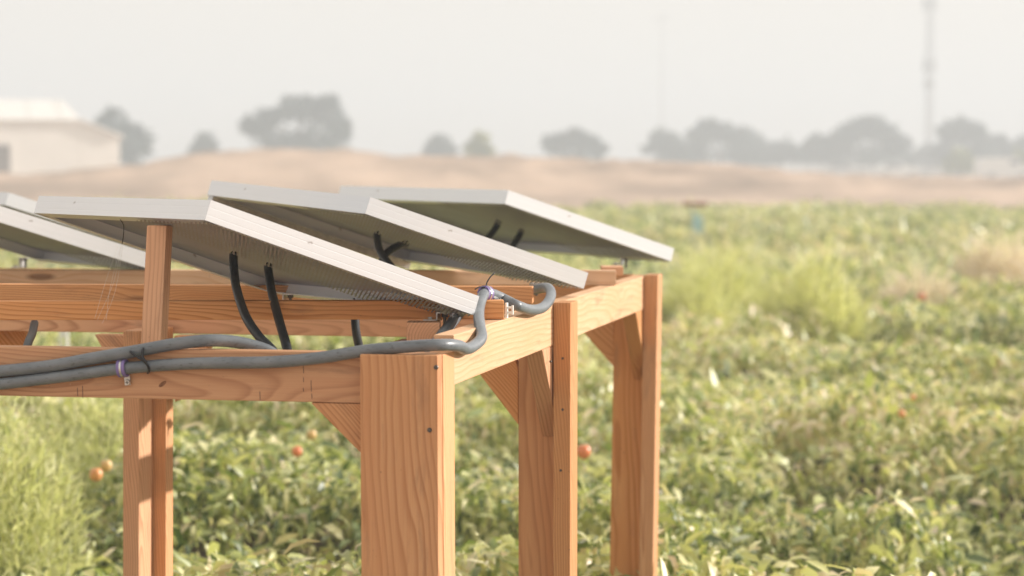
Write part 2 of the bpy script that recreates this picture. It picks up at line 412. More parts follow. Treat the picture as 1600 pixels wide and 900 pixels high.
# post pair under the middle rail on the left, the next ones along out of the frame
for p in (-.97, -1.94):
    board('post', p - .012, p + .026, 1.06, 1.149, 0, ZS0 + .02, F, FR, (-.012, 0))
    board('post', p + .006, p + .056, 1.155, 1.205, 0, ZS0 + .02, F, FR, (-.012, 0))
    board('post', p - .05, p + .09, .077, .115, 0, ZR0 + .05, F, FR) if p < -1.5 else board('post', p - .245, p - .105, .077, .115, 0, ZR0 + .05, F, FR)
def brace_p(pa, pb, ztop, zbot, q0, q1):
    """knee brace in the plane of a rail: from the rail at pa down to the post at pb"""
    s = 1 if pb > pa else -1
    w = .089 * 1.414
    pts = [(pa, ztop), (min(pa + w, pb) if s > 0 else max(pa - w, pb), ztop), (pb, min(zbot + w, ztop)), (pb, zbot)]
    poly = [T(a, q0, z) for a, z in pts]
    if (poly[1] - poly[2]).length < .004: poly.pop(1)
    return prism('brace', poly, U * (q1 - q0), V * s - Z, F, FR)
brace_p(-.242, -.1405, ZR0 - .001, 1.075, .04, .075)
brace_p(-.245, -.096, ZS0 + .003, 1.015, 1.172, 1.21)
brace_p(-.245, -.096, ZS0 - .001, 1.035, 2.49, 2.528)
brace_p(-1.09, -.983, ZS0 + .003, 1.02, 1.16, 1.20)
brace_p(-.80, -.897, ZS0 + .003, 1.05, 1.16, 1.20)
brace_p(-1.42, -1.30, ZS0 + .003, 1.09, 1.255, 1.29)
def brace_q(qa, qb, ztop, zbot, p0, p1):
    w = .089 * 1.3
    pts = [(qa, ztop), (qa + w, ztop), (qb, zbot + w), (qb, zbot)]
    return prism('brace', [T(p0, a, z) for a, z in pts], V * (p1 - p0), U - Z, F, FR)
brace_q(.97, 1.168, ZS0 - .001, .99, -.040, -.002)
brace_q(2.28, 2.488, ZS0 - .001, 1.0, -.040, -.002)
# crossbars lying on the rails
def bar(px0, Y0, px1, Y1, z, w=.038, h=.037, mat=F, name='crossbar'):
    a = Vector(((px0 - 800) / FPX * Y0, Y0 + w / 2, z)); b = Vector(((px1 - 800) / FPX * Y1, Y1 + w / 2, z))
    return beam(name, a, b, w, h, mat, FR)
bar(-420, 4.70, 787, 4.745, ZS1 + .001)
bar(-420, 5.44, 833, 5.27, ZS1 + .001)
bar(-420, 6.10, 963, 6.06, ZS1 + .001, mat=M['fir_sunlit'])
# blocks under the panel feet
def block(px0, px1, py0, py1, Y, depth, mat=F, name='block'):
    a = at(px0, py1, Y); b = at(px1, py1, Y); t = at(px0, py0, Y)
    return beam(name, (a + b) / 2 , (a + b) / 2 + Vector((0, depth, 0)), (b - a).length, t.z - a.z, mat, FR)
block(635, 687, 504, 533, 4.60, .06)
prism('block', [T(-.19, .077, 1.2), T(-.11, .077, 1.2), T(-.11, .077, 1.2545), T(-.19, .077, 1.2545)], U * .42, U, F, FR)   # ledger stub below it
block(940, 974, 417, 431, 6.12, .09)
# leaning stake that holds up the near panel
st_t = at(250, 352, 4.545); st_b = at(240, 552, 4.46)
s1 = Vector((.019, -.004, 0)); s2 = Vector((.004, .017, 0))
prism('stake', [st_t - s1 - s2, st_t + s1 - s2, st_t + s1 + s2, st_t - s1 + s2], (st_b - st_t) * 1.25, st_b - st_t, F, FR)
# screws and nail heads
def disc(name, pos, n, r, h, mat, parent):
    bm = bmesh.new(); cyl(bm, Matrix.Identity(4), r, h, 14, r * .8)
    return from_bm(name, bm, mat, parent, axes(pos, n.orthogonal(), n))
for px, py in ((671, 672), (681, 574)):
    disc('screw', at_q(px, py, -.001), -U, .0045, .003, M['screw'], FR)
for px, py in ((893, 560), (893, 640), (890, 735)):
    disc('screw', at_plane(px, py, T(.0395, 0, 0), V) if False else at_q(px - 14, py, 1.0795), -U, .003, .002, M['screw'], FR)
for px, py in ((836, 571), (860, 565)):
    disc('screw', at_plane(px, py, T(-.02, 1.02, 0), U), -U, .003, .002, M['screw'], FR)

# marks on the front rail: a small eye shaped knot and pencilled cut lines
M['knot'] = plain('knot wood', (.22, .10, .05), .8, noise=.4, nscale=300)
M['pencil'] = plain('pencil line', (.16, .10, .075), .9, noise=.3, nscale=200)
kp = at_q(254, 600, .0379); ka = (V * .8 + Z * .6).normalized()
bm = bmesh.new(); cyl(bm, Matrix.Diagonal((1, .42, 1, 1)), .0085, .0008, 20)
from_bm('knot', bm, M['knot'], FR, axes(kp, ka, -U))
for px, y0, y1 in ((474, 572, 583), (474, 590, 597), (474, 606, 612), (486, 594, 612), (487, 615, 623), (406, 612, 625), (129, 603, 622), (121, 606, 619)):
    a, b = at_q(px, y0, .0379), at_q(px + .5, y1, .0379)
    bm = bmesh.new(); cube(bm, Matrix.Identity(4), (b - a).length, .0011, .0007)
    from_bm('pencil_mark', bm, M['pencil'], FR, axes((a + b) / 2, b - a, -U))

# ------------------------------------------------------------------ solar panels
PA, PB, PT = .87, .59, .038
def alu_bar(name, L, mw, parent, flange=.028):
    """extruded frame profile: grooved outer wall, lip on top, flange below; runs along local X, outer face at y = 0, inside at +y"""
    prof = [(0, 0), (.009, 0), (.009, -.0016), (.002, -.003), (.002, -PT + .002), (flange, -PT + .002), (flange, -PT), (0, -PT)]
    for h in (.028, .0265, .0150, .0135):                # two shallow grooves
        pass
    prof += [(0, -.0285), (.00014, -.0279), (.00014, -.0271), (0, -.0265), (0, -.0140), (.00014, -.0134), (.00014, -.0126), (0, -.0120)]
    bm = bmesh.new()
    a = [bm.verts.new((0, y, z)) for y, z in prof]; b = [bm.verts.new((L, y, z)) for y, z in prof]
    n = len(prof)
    bm.faces.new(a); bm.faces.new(b[::-1])
    for i in range(n): bm.faces.new((a[i], b[i], b[(i + 1) % n], a[(i + 1) % n]))
    return from_bm(name, bm, M['alu'], parent, mw)
def slab(name, x0, x1, y0, y1, z0, z1, mat, mw, parent):
    bm = bmesh.new(); cube(bm, Matrix.Translation(((x0 + x1) / 2, (y0 + y1) / 2, (z0 + z1) / 2)), x1 - x0, y1 - y0, z1 - z0)
    return from_bm(name, bm, mat, parent, mw)
PANELS = {}
def panel(key, P2, yaw, tilt, roll, label):
    c, s = math.cos(R(yaw)), math.sin(R(yaw))
    e1 = Vector((c, -s, 0)) * math.cos(R(roll)) + Z * math.sin(R(roll))
    e2 = Vector((s, c, 0)) * math.cos(R(tilt)) - Z * math.sin(R(tilt))
    e2 = (e2 - e1 * e1.dot(e2)).normalized(); n = e1.cross(e2)
    P2 = Vector(P2)
    org = P2 - e1 * PA                                    # far high corner
    mw = Matrix((e1, e2, n)).transposed().to_4x4(); mw.translation = org
    E = empty('solar_panel', org + e1 * PA / 2 + e2 * PB / 2 - n * PT, label, 'solar panel', 'solar panels on the timber frame')
    # high bar (towards the camera on the left), low bar, and the two sides between them
    alu_bar('frame_bar', PA, mw, E)
    alu_bar('frame_bar', PA, mw @ Matrix.Translation((PA, PB, 0)) @ Matrix.Rotation(math.pi, 4, 'Z'), E)
    alu_bar('frame_bar', PB - .0006, mw @ Matrix.Translation((PA + .0004, .0003, 0)) @ Matrix.Rotation(math.pi / 2, 4, 'Z'), E)
    alu_bar('frame_bar', PB - .0006, mw @ Matrix.Translation((-.0004, PB - .0003, 0)) @ Matrix.Rotation(-math.pi / 2, 4, 'Z'), E)
    slab('glass', .003, PA - .003, .003, PB - .003, -.0075, -.0035, M['cells'], mw, E)
    slab('backsheet', .003, PA - .003, .003, PB - .003, -.0095, -.0077, M['back'], mw, E)
    # perforated sheet closing the underside on the near side, slightly wavy at its free edge
    bm = bmesh.new(); nu, nv = 16, 24; g = []
    for i in range(nu + 1):
        for j in range(nv + 1):
            x = PA - .345 * i / nu + .001; y = .002 + (PB - .004) * j / nv
            w = .0035 * math.sin(i * .9 + len(key)) * (1 if j in (0, nv) else .6) * min(1, i / 3)
            g.append(bm.verts.new((x, y, -PT - .0025 - abs(w))))
    for i in range(nu):
        for j in range(nv):
            bm.faces.new((g[i * (nv + 1) + j], g[(i + 1) * (nv + 1) + j], g[(i + 1) * (nv + 1) + j + 1], g[i * (nv + 1) + j + 1]))
    from_bm('perforated_sheet', bm, M['perf'], E, mw, smooth=True)
    if key == 'B': slab('support_rail', .001, .03, .004, PB - .004, -PT - .019, -PT - .0008, M['steel'], mw, E)
    PANELS[key] = (E, mw, e1, e2, n)
    return E
panel('A', (-.540, 4.338, 1.532), 58.6, 18.7, .2, 'nearest white framed solar panel, propped up by the leaning stake')
panel('B', (-.308, 5.252, 1.524), 59.8, 17.6, -2.0, 'middle solar panel, directly behind the one propped by the stake')
panel('C', (-.010, 6.445, 1.525), 55.2, 16.4, -.3, 'farthest right solar panel, above the back corner post')
panel('D', (-1.345, 5.80, 1.532), 58.5, 17.5, 0, 'solar panel cut by the left edge, its low corner behind the stake')
panel('E', (-1.452, 6.98, 1.512), 58.5, 17.5, 0, 'far left solar panel of which only a bright corner shows')
def bottom(key, px, py, dz=0):
    """the point on the underside of a panel seen at a pixel"""
    E, mw, e1, e2, n = PANELS[key]
    return at_plane(px, py, mw.translation - n * (PT + dz), n)
def foot(key, px, py, h, side=1):
    """Z-shaped steel foot with its bolt, under a panel edge"""
    E = PANELS[key][0]; p = bottom(key, px, py)
    bm = bmesh.new(); I = Matrix.Translation
    cube(bm, I((0, 0, -h / 2)), .003, .026, h)
    cube(bm, I((-.0135, 0, -h + .0014)), .030, .026, .0028)
    cube(bm, I((.011, 0, -.0014)), .025, .026, .0028)
    o = from_bm('mounting_foot', bm, M['steel'], E, axes(p, Vector((1, -.35, 0)).normalized()))
    bm = bmesh.new()
    cyl(bm, I((.012, 0, -.016)), .0032, .030, 10); cyl(bm, I((.012, 0, -.007)), .0065, .006, 6)
    from_bm('bolt', bm, M['screw'], o, axes(p, Vector((1, -.35, 0)).normalized()))
    bm = bmesh.new(); cyl(bm, I((-.019, 0, -h + .005)), .0055, .005, 6)
    from_bm('nut', bm, M['bright_screw'], o, axes(p, Vector((1, -.35, 0)).normalized()))
foot('A', 686, 487, .018); foot('A', 446, 458, .022); foot('B', 831, 442, .022); foot('C', 972, 402, .022)
foot('D', 216, 425, .022); foot('D', 34, 402, .03)

# ------------------------------------------------------------------ conduits
def path(L):
    return [at_q(x, y, q) for x, y, q in L]
G = M['conduit']
tube('flexible_conduit', path([(-160, 612, .024), (-60, 606, .024), (0, 600, .024), (100, 588, .024), (190, 576, .0245), (300, 568, .0245), (420, 566, .0245), (500, 559, .0245),
     (570, 548, .022), (640, 541.5, .02), (688, 539, .035), (715, 540, .09)]) + [T(.0128, .165, 1.2625), T(.0150, .225, 1.264)] + path([(752, 528, .275), (750, 511, .35), (748, 493, .44), (750, 475, .52), (757, 459, .575), (768, 459, .64), (787, 467, .68)]) +
     [at_p(807, 477, .010), at_p(828, 484, .0135), at_p(846, 481.5, .0135), at_p(857, 471, .0125), at_p(861, 459, .004)] + path([(856, 450, 1.10), (842, 451, 1.18), (822, 457, 1.26), (805, 460, 1.34)]), 0.0108, G, step=.005, rib=.012, ribn=2)
tag(bpy.data.objects['flexible_conduit'], 'lower grey conduit running along the front rail and over the corner post', 'conduit', 'grey conduits')
tag(tube('flexible_conduit', path([(-160, 590, .024), (-60, 585, .024), (0, 580, .0245), (80, 571.5, .0245), (150, 559, .0245), (215, 548, .025), (270, 538, .034), (325, 532, .052), (365, 534, .078), (398, 541, .098), (425, 552, .108), (448, 575, .112)]) ,
     .0112, G, step=.005, rib=.008, ribn=2), 'upper grey conduit arching over the front rail beside the stake', 'conduit', 'grey conduits')
def drop(key, px, py, L, r, label, mat=M['black'], rib=.02):
    p0 = bottom(key, px, py, -.012)
    o = tube('flexible_conduit', [p0] + [at(x, y, Y) for x, y, Y in L], r, mat, step=.003, rib=rib, ribn=2)
    return tag(o, label, 'conduit', 'conduits hanging from the panels')
yA = bottom('A', 365, 405).y; yA2 = bottom('A', 420, 422).y
drop('A', 365, 398, [(365, 412, yA), (369, 448, yA - .06), (383, 492, 4.55), (404, 525, 4.47), (428, 550, 4.44), (448, 585, 4.43)], .0088, 'left of the two black conduits curving down from the nearest panel')
drop('A', 419, 416, [(420, 428, yA2), (425, 458, yA2 - .05), (436, 500, 4.60), (448, 542, 4.48), (456, 580, 4.44)], .0088, 'right of the two black conduits curving down from the nearest panel')
tag(tube('flexible_conduit', [at(556, 470, 5.05), at(555, 500, 5.0), at(557, 522, 4.95), at(562, 545, 4.85), at(570, 580, 4.75)], .0088, M['black'], step=.003, rib=.02, ribn=2),
    'short dark conduit seen below the crossbar left of the corner post', 'conduit', 'conduits hanging from the panels')
drop('A', 722, 482, [(716, 491, 4.74), (703, 508, 4.66), (690, 524, 4.58), (676, 545, 4.50), (660, 575, 4.45)], .0105, 'short ribbed grey conduit slanting down beside the wooden block', G, .05)
yB = bottom('B', 590, 372).y
drop('B', 589, 366, [(590, 378, yB), (595, 395, yB - .08), (610, 415, yB - .16), (640, 450, yB - .2)], .009, 'left dark conduit crossing another under the middle panel')
yB2 = bottom('B', 628, 382).y
drop('B', 634, 381, [(622, 384, yB2), (608, 392, yB2 - .02), (598, 405, yB2 - .05), (592, 440, yB2 - .1)], .009, 'right dark conduit crossing another under the middle panel')
yC = bottom('C', 772, 350).y
drop('C', 780, 345, [(774, 357, yC), (765, 369, yC - .05), (755, 385, yC - .12), (745, 420, yC - .2)], .0095, 'left dark conduit under the farthest right panel')
yC2 = bottom('C', 812, 364).y
drop('C', 816, 358, [(811, 369, yC2), (803, 382, yC2 - .05), (795, 396, yC2 - .12), (780, 430, yC2 - .2)], .0095, 'right dark conduit under the farthest right panel')
tag(tube('flexible_conduit', [at(54, 505, 5.3), at(50, 522, 5.2), at(44, 536, 5.1), at(36, 570, 5.0)], .009, M['black'], step=.004, rib=.02, ribn=2),
    'dark conduit stub below the middle rail near the left edge', 'conduit', 'conduits hanging from the panels')
# cushioned pipe clamps
def clamp(name, c, ax, r, label, tabdir):
    E = empty(name, c, label, 'clamp', 'cushioned pipe clamps')
    m = axes(c, ax)
    def ring(nm, ro, ri, w, mat, a0, a1):
        bm = bmesh.new(); k = 28; vs = []
        for i in range(k + 1):
            a = a0 + (a1 - a0) * i / k
            for rr, xx in ((ri, -w / 2), (ro, -w / 2), (ro, w / 2), (ri, w / 2)):
                vs.append(bm.verts.new((xx, rr * math.cos(a), rr * math.sin(a))))
        for i in range(k):
            for j in range(4):
                bm.faces.new((vs[i * 4 + j], vs[i * 4 + (j + 1) % 4], vs[(i + 1) * 4 + (j + 1) % 4], vs[(i + 1) * 4 + j]))
        bm.faces.new(vs[0:4]); bm.faces.new(vs[-4:])
        return from_bm(nm, bm, mat, E, m, smooth=False)
    ring('cushion', r + .0042, r + .0004, .015, M['purple'], 0, 2 * math.pi * .98)
    ring('strap', r + .0048, r + .0043, .0035, M['bright_screw'], -.3, 2 * math.pi * .9)
    t = tabdir.normalized(); pos = c + t * (r + .011) + U * .009
    n = ax.cross(t).normalized()
    if n.y > 0: n = -n
    bm = bmesh.new(); cube(bm, Matrix.Identity(4), .011, .018, .0022)
    from_bm('tab', bm, M['steel'], E, axes(pos + n * .001, ax, n))
    bm = bmesh.new(); cyl(bm, Matrix.Translation((0, 0, .0028)), .0058, .0035, 16, .0045)
    from_bm('screw', bm, M['bright_screw'], E, axes(pos + n * .001 + t * .004, ax, n))
    bm = bmesh.new(); cube(bm, Matrix.Translation((0, 0, .0050)), .006, .0014, .001); cube(bm, Matrix.Translation((0, 0, .0049)), .0014, .006, .001)
    from_bm('screw_slot', bm, M['screw'], E, axes(pos + n * .001 + t * .004, ax, n))
clamp('pipe_clamp', at_q(192, 575.5, .0245), V * .99 + Z * .09, .0118, 'purple cushioned clamp screwed to the front rail', -Z + V * .25)
clamp('pipe_clamp', at_q(759, 459, .585), (U + V * .55 + Z * -.1), .0118, 'purple cushioned clamp on top of the crossbar end', V - Z * .6)
# cable ties
c0 = at_q(224, 561, .0245)
tie = [c0 + V * (.012 * math.sin(a) * .6 + .004 * k) - U * (.0145 * math.cos(a)) + Z * (.030 * math.sin(a)) for k, a in enumerate(np.linspace(0, 2 * math.pi, 17))]
tie = [at_q(*t) for t in ((203, 549, .012), (212, 556, .009), (222, 562, .008), (230, 570, .010), (233, 579, .016), (231, 583, .030))]
tag(tube('cable_tie', tie, .0022, M['tie'], step=.003, seg=8), 'black cable tie strap slanting across both conduits on the front rail', 'cable tie', 'black cable ties')
tie = [at_q(*t) for t in ((226, 541, .028), (223, 547, .012), (222, 556, .009), (226, 563, .008), (229, 567, .009))]
tag(tube('cable_tie', tie, .0026, M['tie'], step=.003, seg=8), 'short black cable tie loop round the upper conduit beside the stake', 'cable tie', 'black cable ties')
tie = [at_q(*t) for t in ((742, 452, .56), (750, 448, .57), (758, 449, .58), (761, 441, .585), (766, 433, .59), (773, 426, .60))]
tag(tube('cable_tie', tie, .0013, M['tie'], step=.003, seg=8), 'thin black cable tie tail sticking up from the crossbar end', 'cable tie', 'black cable ties')
# white plastic hook on the crossbar end
E = empty('plastic_hook', at(792, 485, 4.76), 'small white plastic hook screwed to the end of the near crossbar', 'hook')
bm = bmesh.new(); k = at(792, 485, 4.765)
cube(bm, Matrix.Translation((0, 0, 0)), .0035, .014, .030)
o = from_bm('plate', bm, M['white_plastic'], E, axes(k + Vector((-.0005, 0, 0)), V))
bm = bmesh.new(); cube(bm, Matrix.Translation((.006, 0, .006)), .009, .006, .004); cube(bm, Matrix.Translation((.006, 0, -.004)), .009, .006, .004); cube(bm, Matrix.Translation((.0115, 0, .001)), .003, .007, .018)
from_bm('prong', bm, M['white_plastic'], E, axes(k, V))
# twisted wire under the near panel, with cobweb threads
tag(tube('tie_wire', [at(188, 343, 4.70), at(193, 352, 4.70), at(193, 366, 4.70), at(191, 381, 4.70)], .0009, M['tie'], step=.004, seg=6), 'thin twisted dark wire hanging from the nearest panel left of the stake', 'wire')
M['web'] = plain('cobweb silk', (.7, .68, .64), .6)
bm = bmesh.new()
for a, b_, c in (((184, 385), (165, 440), (148, 498)), ((190, 382), (178, 440), (152, 500)), ((192, 384), (180, 455), (160, 505)), ((189, 384), (172, 450), (166, 500)), ((112, 560), (119, 588), (109, 601))):
    pts = smooth_path([at(a[0], a[1], 4.66), at(b_[0], b_[1], 4.6), at(c[0], c[1], 4.5) if c[1] < 540 else at_q(c[0], c[1], .005)], .03)
    for p, q_ in zip(pts, pts[1:]):
        d = q_ - p
        mm = axes((p + q_) / 2, d) @ Matrix.Rotation(math.pi / 2, 4, 'Y')
        cyl(bm, mm, .00022, d.length, 4)
tag(from_bm('cobweb', bm, M['web']), 'fine cobweb threads hanging left of the stake', 'cobweb', kind='stuff')

# ------------------------------------------------------------------ foliage
def leaves(pos, azim, pitch, length, width, curl, roll, fold, tier, tint):
    """vertex and face arrays for n leaves; tier 3: folded along the midrib, 3 segments; tier 2: flat, 3 segments; tier 1: one quad"""
    n = len(pos); ca, sa = np.cos(azim), np.sin(azim)
    if tier == 1: ts = np.array([0, 1.]); prof = np.array([.75, .55])
    else: ts = np.array([0, .3, .68, 1.]); prof = np.array([.16, .95, .80, .08])
    m = len(ts)
    side = np.stack([-sa, ca, np.zeros(n)], -1)
    P = pos.copy(); rows = []
    for i in range(m):
        ang = pitch - curl * ts[i]
        d = np.stack([ca * np.cos(ang), sa * np.cos(ang), np.sin(ang)], -1)
        up = np.cross(d, side)
        s = side * np.cos(roll)[:, None] + up * np.sin(roll)[:, None]
        u2 = np.cross(d, s)
        if i: P = P + d * (length * (ts[i] - ts[i - 1]))[:, None]
        w = (width * prof[i] * .5)[:, None]
        if tier == 3: rows += [P - s * w + u2 * (fold * width * prof[i] * .5)[:, None], P, P + s * w + u2 * (fold * width * prof[i] * .5)[:, None]]
        else: rows += [P - s * w, P + s * w]
    k = 3 if tier == 3 else 2
    vs = np.stack(rows, 1).reshape(-1, 3)
    f = []
    for i in range(m - 1):
        for j in range(k - 1):
            a = i * k + j; f.append((a, a + 1, a + k + 1, a + k))
    F_ = (np.array(f)[None] + (np.arange(n) * (m * k))[:, None, None]).reshape(-1, 4)
    return vs, F_, np.repeat(tint, m * k)
def merge(name, parts, mat, parent=None, origin=(0, 0, 0), smooth=True):
    vs, fs, ts, off = [], [], [], 0
    for v, f, t in parts:
        vs.append(v); fs.append(f + off); ts.append(t); off += len(v)
    v = np.concatenate(vs) - np.array(origin); f = np.concatenate(fs); t = np.concatenate(ts)
    me = bpy.data.meshes.new(name)
    me.vertices.add(len(v)); me.vertices.foreach_set('co', v.astype(np.float32).ravel())
    me.loops.add(f.size); me.loops.foreach_set('vertex_index', f.astype(np.int32).ravel())
    me.polygons.add(len(f)); me.polygons.foreach_set('loop_start', np.arange(0, f.size, 4, dtype=np.int32)); 
    me.update(calc_edges=True)
    a = me.attributes.new('tint', 'FLOAT', 'POINT'); a.data.foreach_set('value', t.astype(np.float32))
    if smooth: me.polygons.foreach_set('use_smooth', np.ones(len(f), bool))
    return link(name, me, mat, parent, Matrix.Translation(origin))
def canopy(x, y):
    h = .21 + .28 * vnoise(x, y, 1.1, 5) + .22 * vnoise(x, y, .42, 6) + .12 * (vnoise(x, y, 3.7, 7) - .5)
    xl = -.13 + .207 * (y - 4.2)                       # trodden down along the open side of the frame
    h = h - .17 * np.clip(1.35 - np.abs(x - xl + .1) / .42, 0, 1) * np.clip((7.0 - y) / .5, 0, 1)
    gap = vnoise(x + 40, y, .75, 8)
    return h - .30 * np.clip((gap - .60) / .2, 0, 1)
TOM = []     # tomatoes that show: (px, py, height, radius, label)
def tomato_spots():
    for px, py, z, r, lab in ((912, 705, .54, .026, 'ripe red tomato glimpsed just right of the middle post'),
                              (150, 741, .56, .022, 'orange tomato left of the post under the front rail'),
                              (166, 727, .58, .020, 'pale yellow tomato beside the orange one left of the post under the rail'),
                              (464, 705, .54, .019, 'red tomato in the foliage left of the front corner post'),
                              (487, 679, .56, .019, 'pale orange tomato beside the brace of the front corner post'),
                              (1441, 463, .54, .028, 'red tomato below the dry brown brush on the right'),
                              (1409, 646, .52, .017, 'small orange tomato in the right field, lower of a pair'),
                              (1427, 620, .52, .014, 'small orange tomato in the right field, upper of a pair')):
        TOM.append((at_plane(px, py, Vector((0, 0, z)), Z), r, lab))
tomato_spots()
def scatter(y0, y1, dens, tier, L0, L1, margin):
    hw = 800 / FPX * 1.04
    ya = (y1 ** 2 - y0 ** 2) * hw + 2 * margin * (y1 - y0)
    n = int(ya * dens)
    y = rng.uniform(0, 1, n * 2) * (y1 - y0) + y0
    keep = rng.uniform(0, 1, n * 2) < (y * hw + margin) / (y1 * hw + margin)
    y = y[keep][:n]; n = len(y)
    x = rng.uniform(-1, 1, n) * (y * hw + margin)
    h = canopy(x, y)
    z = h - np.abs(rng.normal(0, .10, n)) + rng.normal(0, .018, n) - .03
    ok = z > .02
    x, y, z = x[ok], y[ok], z[ok]; n = len(x)
    pos = np.stack([x, y, z], -1)
    drop_ = np.zeros(n, bool)
    for c, r, _ in TOM:
        c = np.array(c); d = np.array([0, 0, CAM_H]) - c; d /= np.linalg.norm(d)
        rel = pos - c; t = np.clip(rel @ d, -.02, .6)
        drop_ |= np.linalg.norm(rel - t[:, None] * d, axis=1) < r + .045
    pos = pos[~drop_]; n = len(pos)
    L = rng.uniform(L0, L1, n); big = rng.uniform(0, 1, n) < .12; L[big] *= 1.35
    tint = np.clip(.06 + .90 * rng.beta(1.2, 1.25, n) + .35 * (vnoise(pos[:, 0], pos[:, 1], 1.6, 9) - .4) + np.where(rng.uniform(0, 1, n) < .16, .40, 0), 0, 1)  # a share of leaves is lifted towards the painted beige highlights
    return leaves(pos, rng.uniform(0, 2 * np.pi, n), rng.normal(.25, .5, n), L, L * rng.uniform(.20, .38, n), rng.uniform(.2, 2.6, n), rng.normal(0, .6, n), rng.uniform(.05, .5, n), tier, tint)
parts = [scatter(3.6, 9.0, 2300, 3, .048, .105, .9), scatter(9.0, 15, 1700, 2, .055, .11, 1.0), scatter(15, 24, 820, 2, .075, .14, 1.4), scatter(24, 63, 240, 1, .12, .24, 2.5)]
tag(merge('tomato_foliage', parts, M['leaf']), 'dense field of sprawling green tomato vines in low sun', 'crop', kind='stuff')
M['stem'] = plain('green stem', (.12, .15, .05), .6, noise=.3)
# tomatoes
def tomato_mat(name, a, b_):
    return plain(name, a, .25, noise=.15, nscale=12)
TM = [tomato_mat('ripe tomato skin', (.70, .22, .09), 0), tomato_mat('turning tomato skin', (.74, .34, .13), 0), tomato_mat('pale tomato skin', (.72, .48, .20), 0)]
for i, (c, r, lab) in enumerate(TOM):
    E = empty('tomato', c - Z * r, lab, 'tomato', 'tomatoes showing among the vines')
    bm = bmesh.new(); bmesh.ops.create_uvsphere(bm, u_segments=20, v_segments=14, radius=r)
    for v in bm.verts:
        z = v.co.z / r; a = math.atan2(v.co.y, v.co.x)
        v.co.z *= 1.12; k = 1 + .03 * math.cos(5 * a) * max(0, z); v.co.x *= k; v.co.y *= k
        if z > .75: v.co.z -= (z - .75) * r * .8
    from_bm('fruit', bm, TM[2 if 'pale' in lab else 1 if 'orange' in lab else 0], E, Matrix.Translation(c) @ Matrix.Rotation(random.uniform(-.5, .5), 4, 'X'), smooth=True)
    n = 6; az = np.linspace(0, 2 * np.pi, n, endpoint=False)
    o = merge('calyx', [leaves(np.tile(np.array(c + Z * r * .95), (n, 1)), az, np.full(n, .2), np.full(n, r * .9), np.full(n, r * .3), np.full(n, .9), np.zeros(n), np.zeros(n), 2, np.full(n, .4))], M['leaf'], E, tuple(c + Z * r * .95))
def wpos(px, py, Y): return at(px, py, Y)
def tuft(name, px, Y, wid, hgt, n, mat, label, cat, group=None, blade=(.10, .22), thin=.05, zbase=.05):
    """clump of fine upright sprays"""
    x0 = (px - 800) / FPX * Y
    r = rng.uniform(0, 1, n) ** .7 * wid / 2; a = rng.uniform(0, 2 * np.pi, n)
    dome = np.sqrt(np.clip(1 - (r / (wid / 2)) ** 2, 0, 1)) * (.65 + .5 * vnoise(r * np.cos(a) + 9, r * np.sin(a) + 9, wid * .22, 21))
    z = zbase + rng.uniform(.0, 1, n) ** .8 * hgt * (.25 + .75 * dome) * rng.uniform(.7, 1.15, n)
    pos = np.stack([x0 + r * np.cos(a), Y + r * np.sin(a), z], -1)
    L = rng.uniform(*blade, n)
    o = merge('foliage', [leaves(pos, a + rng.normal(0, 1.0, n), rng.normal(1.0, .35, n), L, L * thin, rng.uniform(-.2, .8, n), rng.normal(0, 1, n), np.zeros(n), 2, np.clip(rng.beta(2, 2, n) + .15, 0, 1))],
              mat, None, (x0, Y, 0))
    bm = bmesh.new()
    for k in range(9):
        aa = random.uniform(0, 6.28); rr = wid * .28 * random.random()
        p0 = Vector((0, 0, 0)); p1 = Vector((rr * math.cos(aa), rr * math.sin(aa), hgt * .8))
        cyl(bm, axes((p0 + p1) / 2, p1 - p0) @ Matrix.Rotation(math.pi / 2, 4, 'Y'), .004, (p1 - p0).length, 6, .002)
    E = empty(name, (x0, Y, 0), label, cat, group)
    WORLD[E.name] = E.matrix_basis.copy()
    put(o, E)
    from_bm('stems', bm, M['stem'], E, Matrix.Translation((x0, Y, 0)))
    return E
tuft('weed_clump', 1265, 17.5, .80, .86, 3200, M['weed'], 'bright yellow green weed clump rising from the field right of the frame', 'weed', 'weed clumps', thin=.06)
tuft('weed_clump', 1125, 21.5, .95, .80, 2600, M['weed'], 'soft yellow green weed clump just right of the back corner post', 'weed', 'weed clumps', thin=.06)
tuft('weed_clump', 1090, 19.5, .6, .68, 1500, M['weed'], 'low pale weed clump right of the back corner post, nearer than its neighbour', 'weed', 'weed clumps', thin=.06)
tuft('weed_clump', 10, 7.7, .50, .80, 4200, M['weed_soft'], 'large feathery pale green weed clump under the front rail at the left edge', 'weed', 'weed clumps', blade=(.03, .085), thin=.12)
tuft('weed_clump', 150, 9.3, .6, .86, 4200, M['weed_soft'], 'feathery pale weed clump next to the left post pair', 'weed', 'weed clumps', blade=(.03, .085), thin=.12)
tuft('dry_bush', 1562, 22.0, 1.0, .80, 5000, M['dry'], 'dry pinkish tan bush at the right edge of the field', 'bush', 'dry bushes', thin=.07)
tuft('dry_bush', 1435, 20.5, .85, .56, 2200, M['dry'], 'low dry brown bush left of the taller dry bush', 'bush', 'dry bushes', thin=.1)
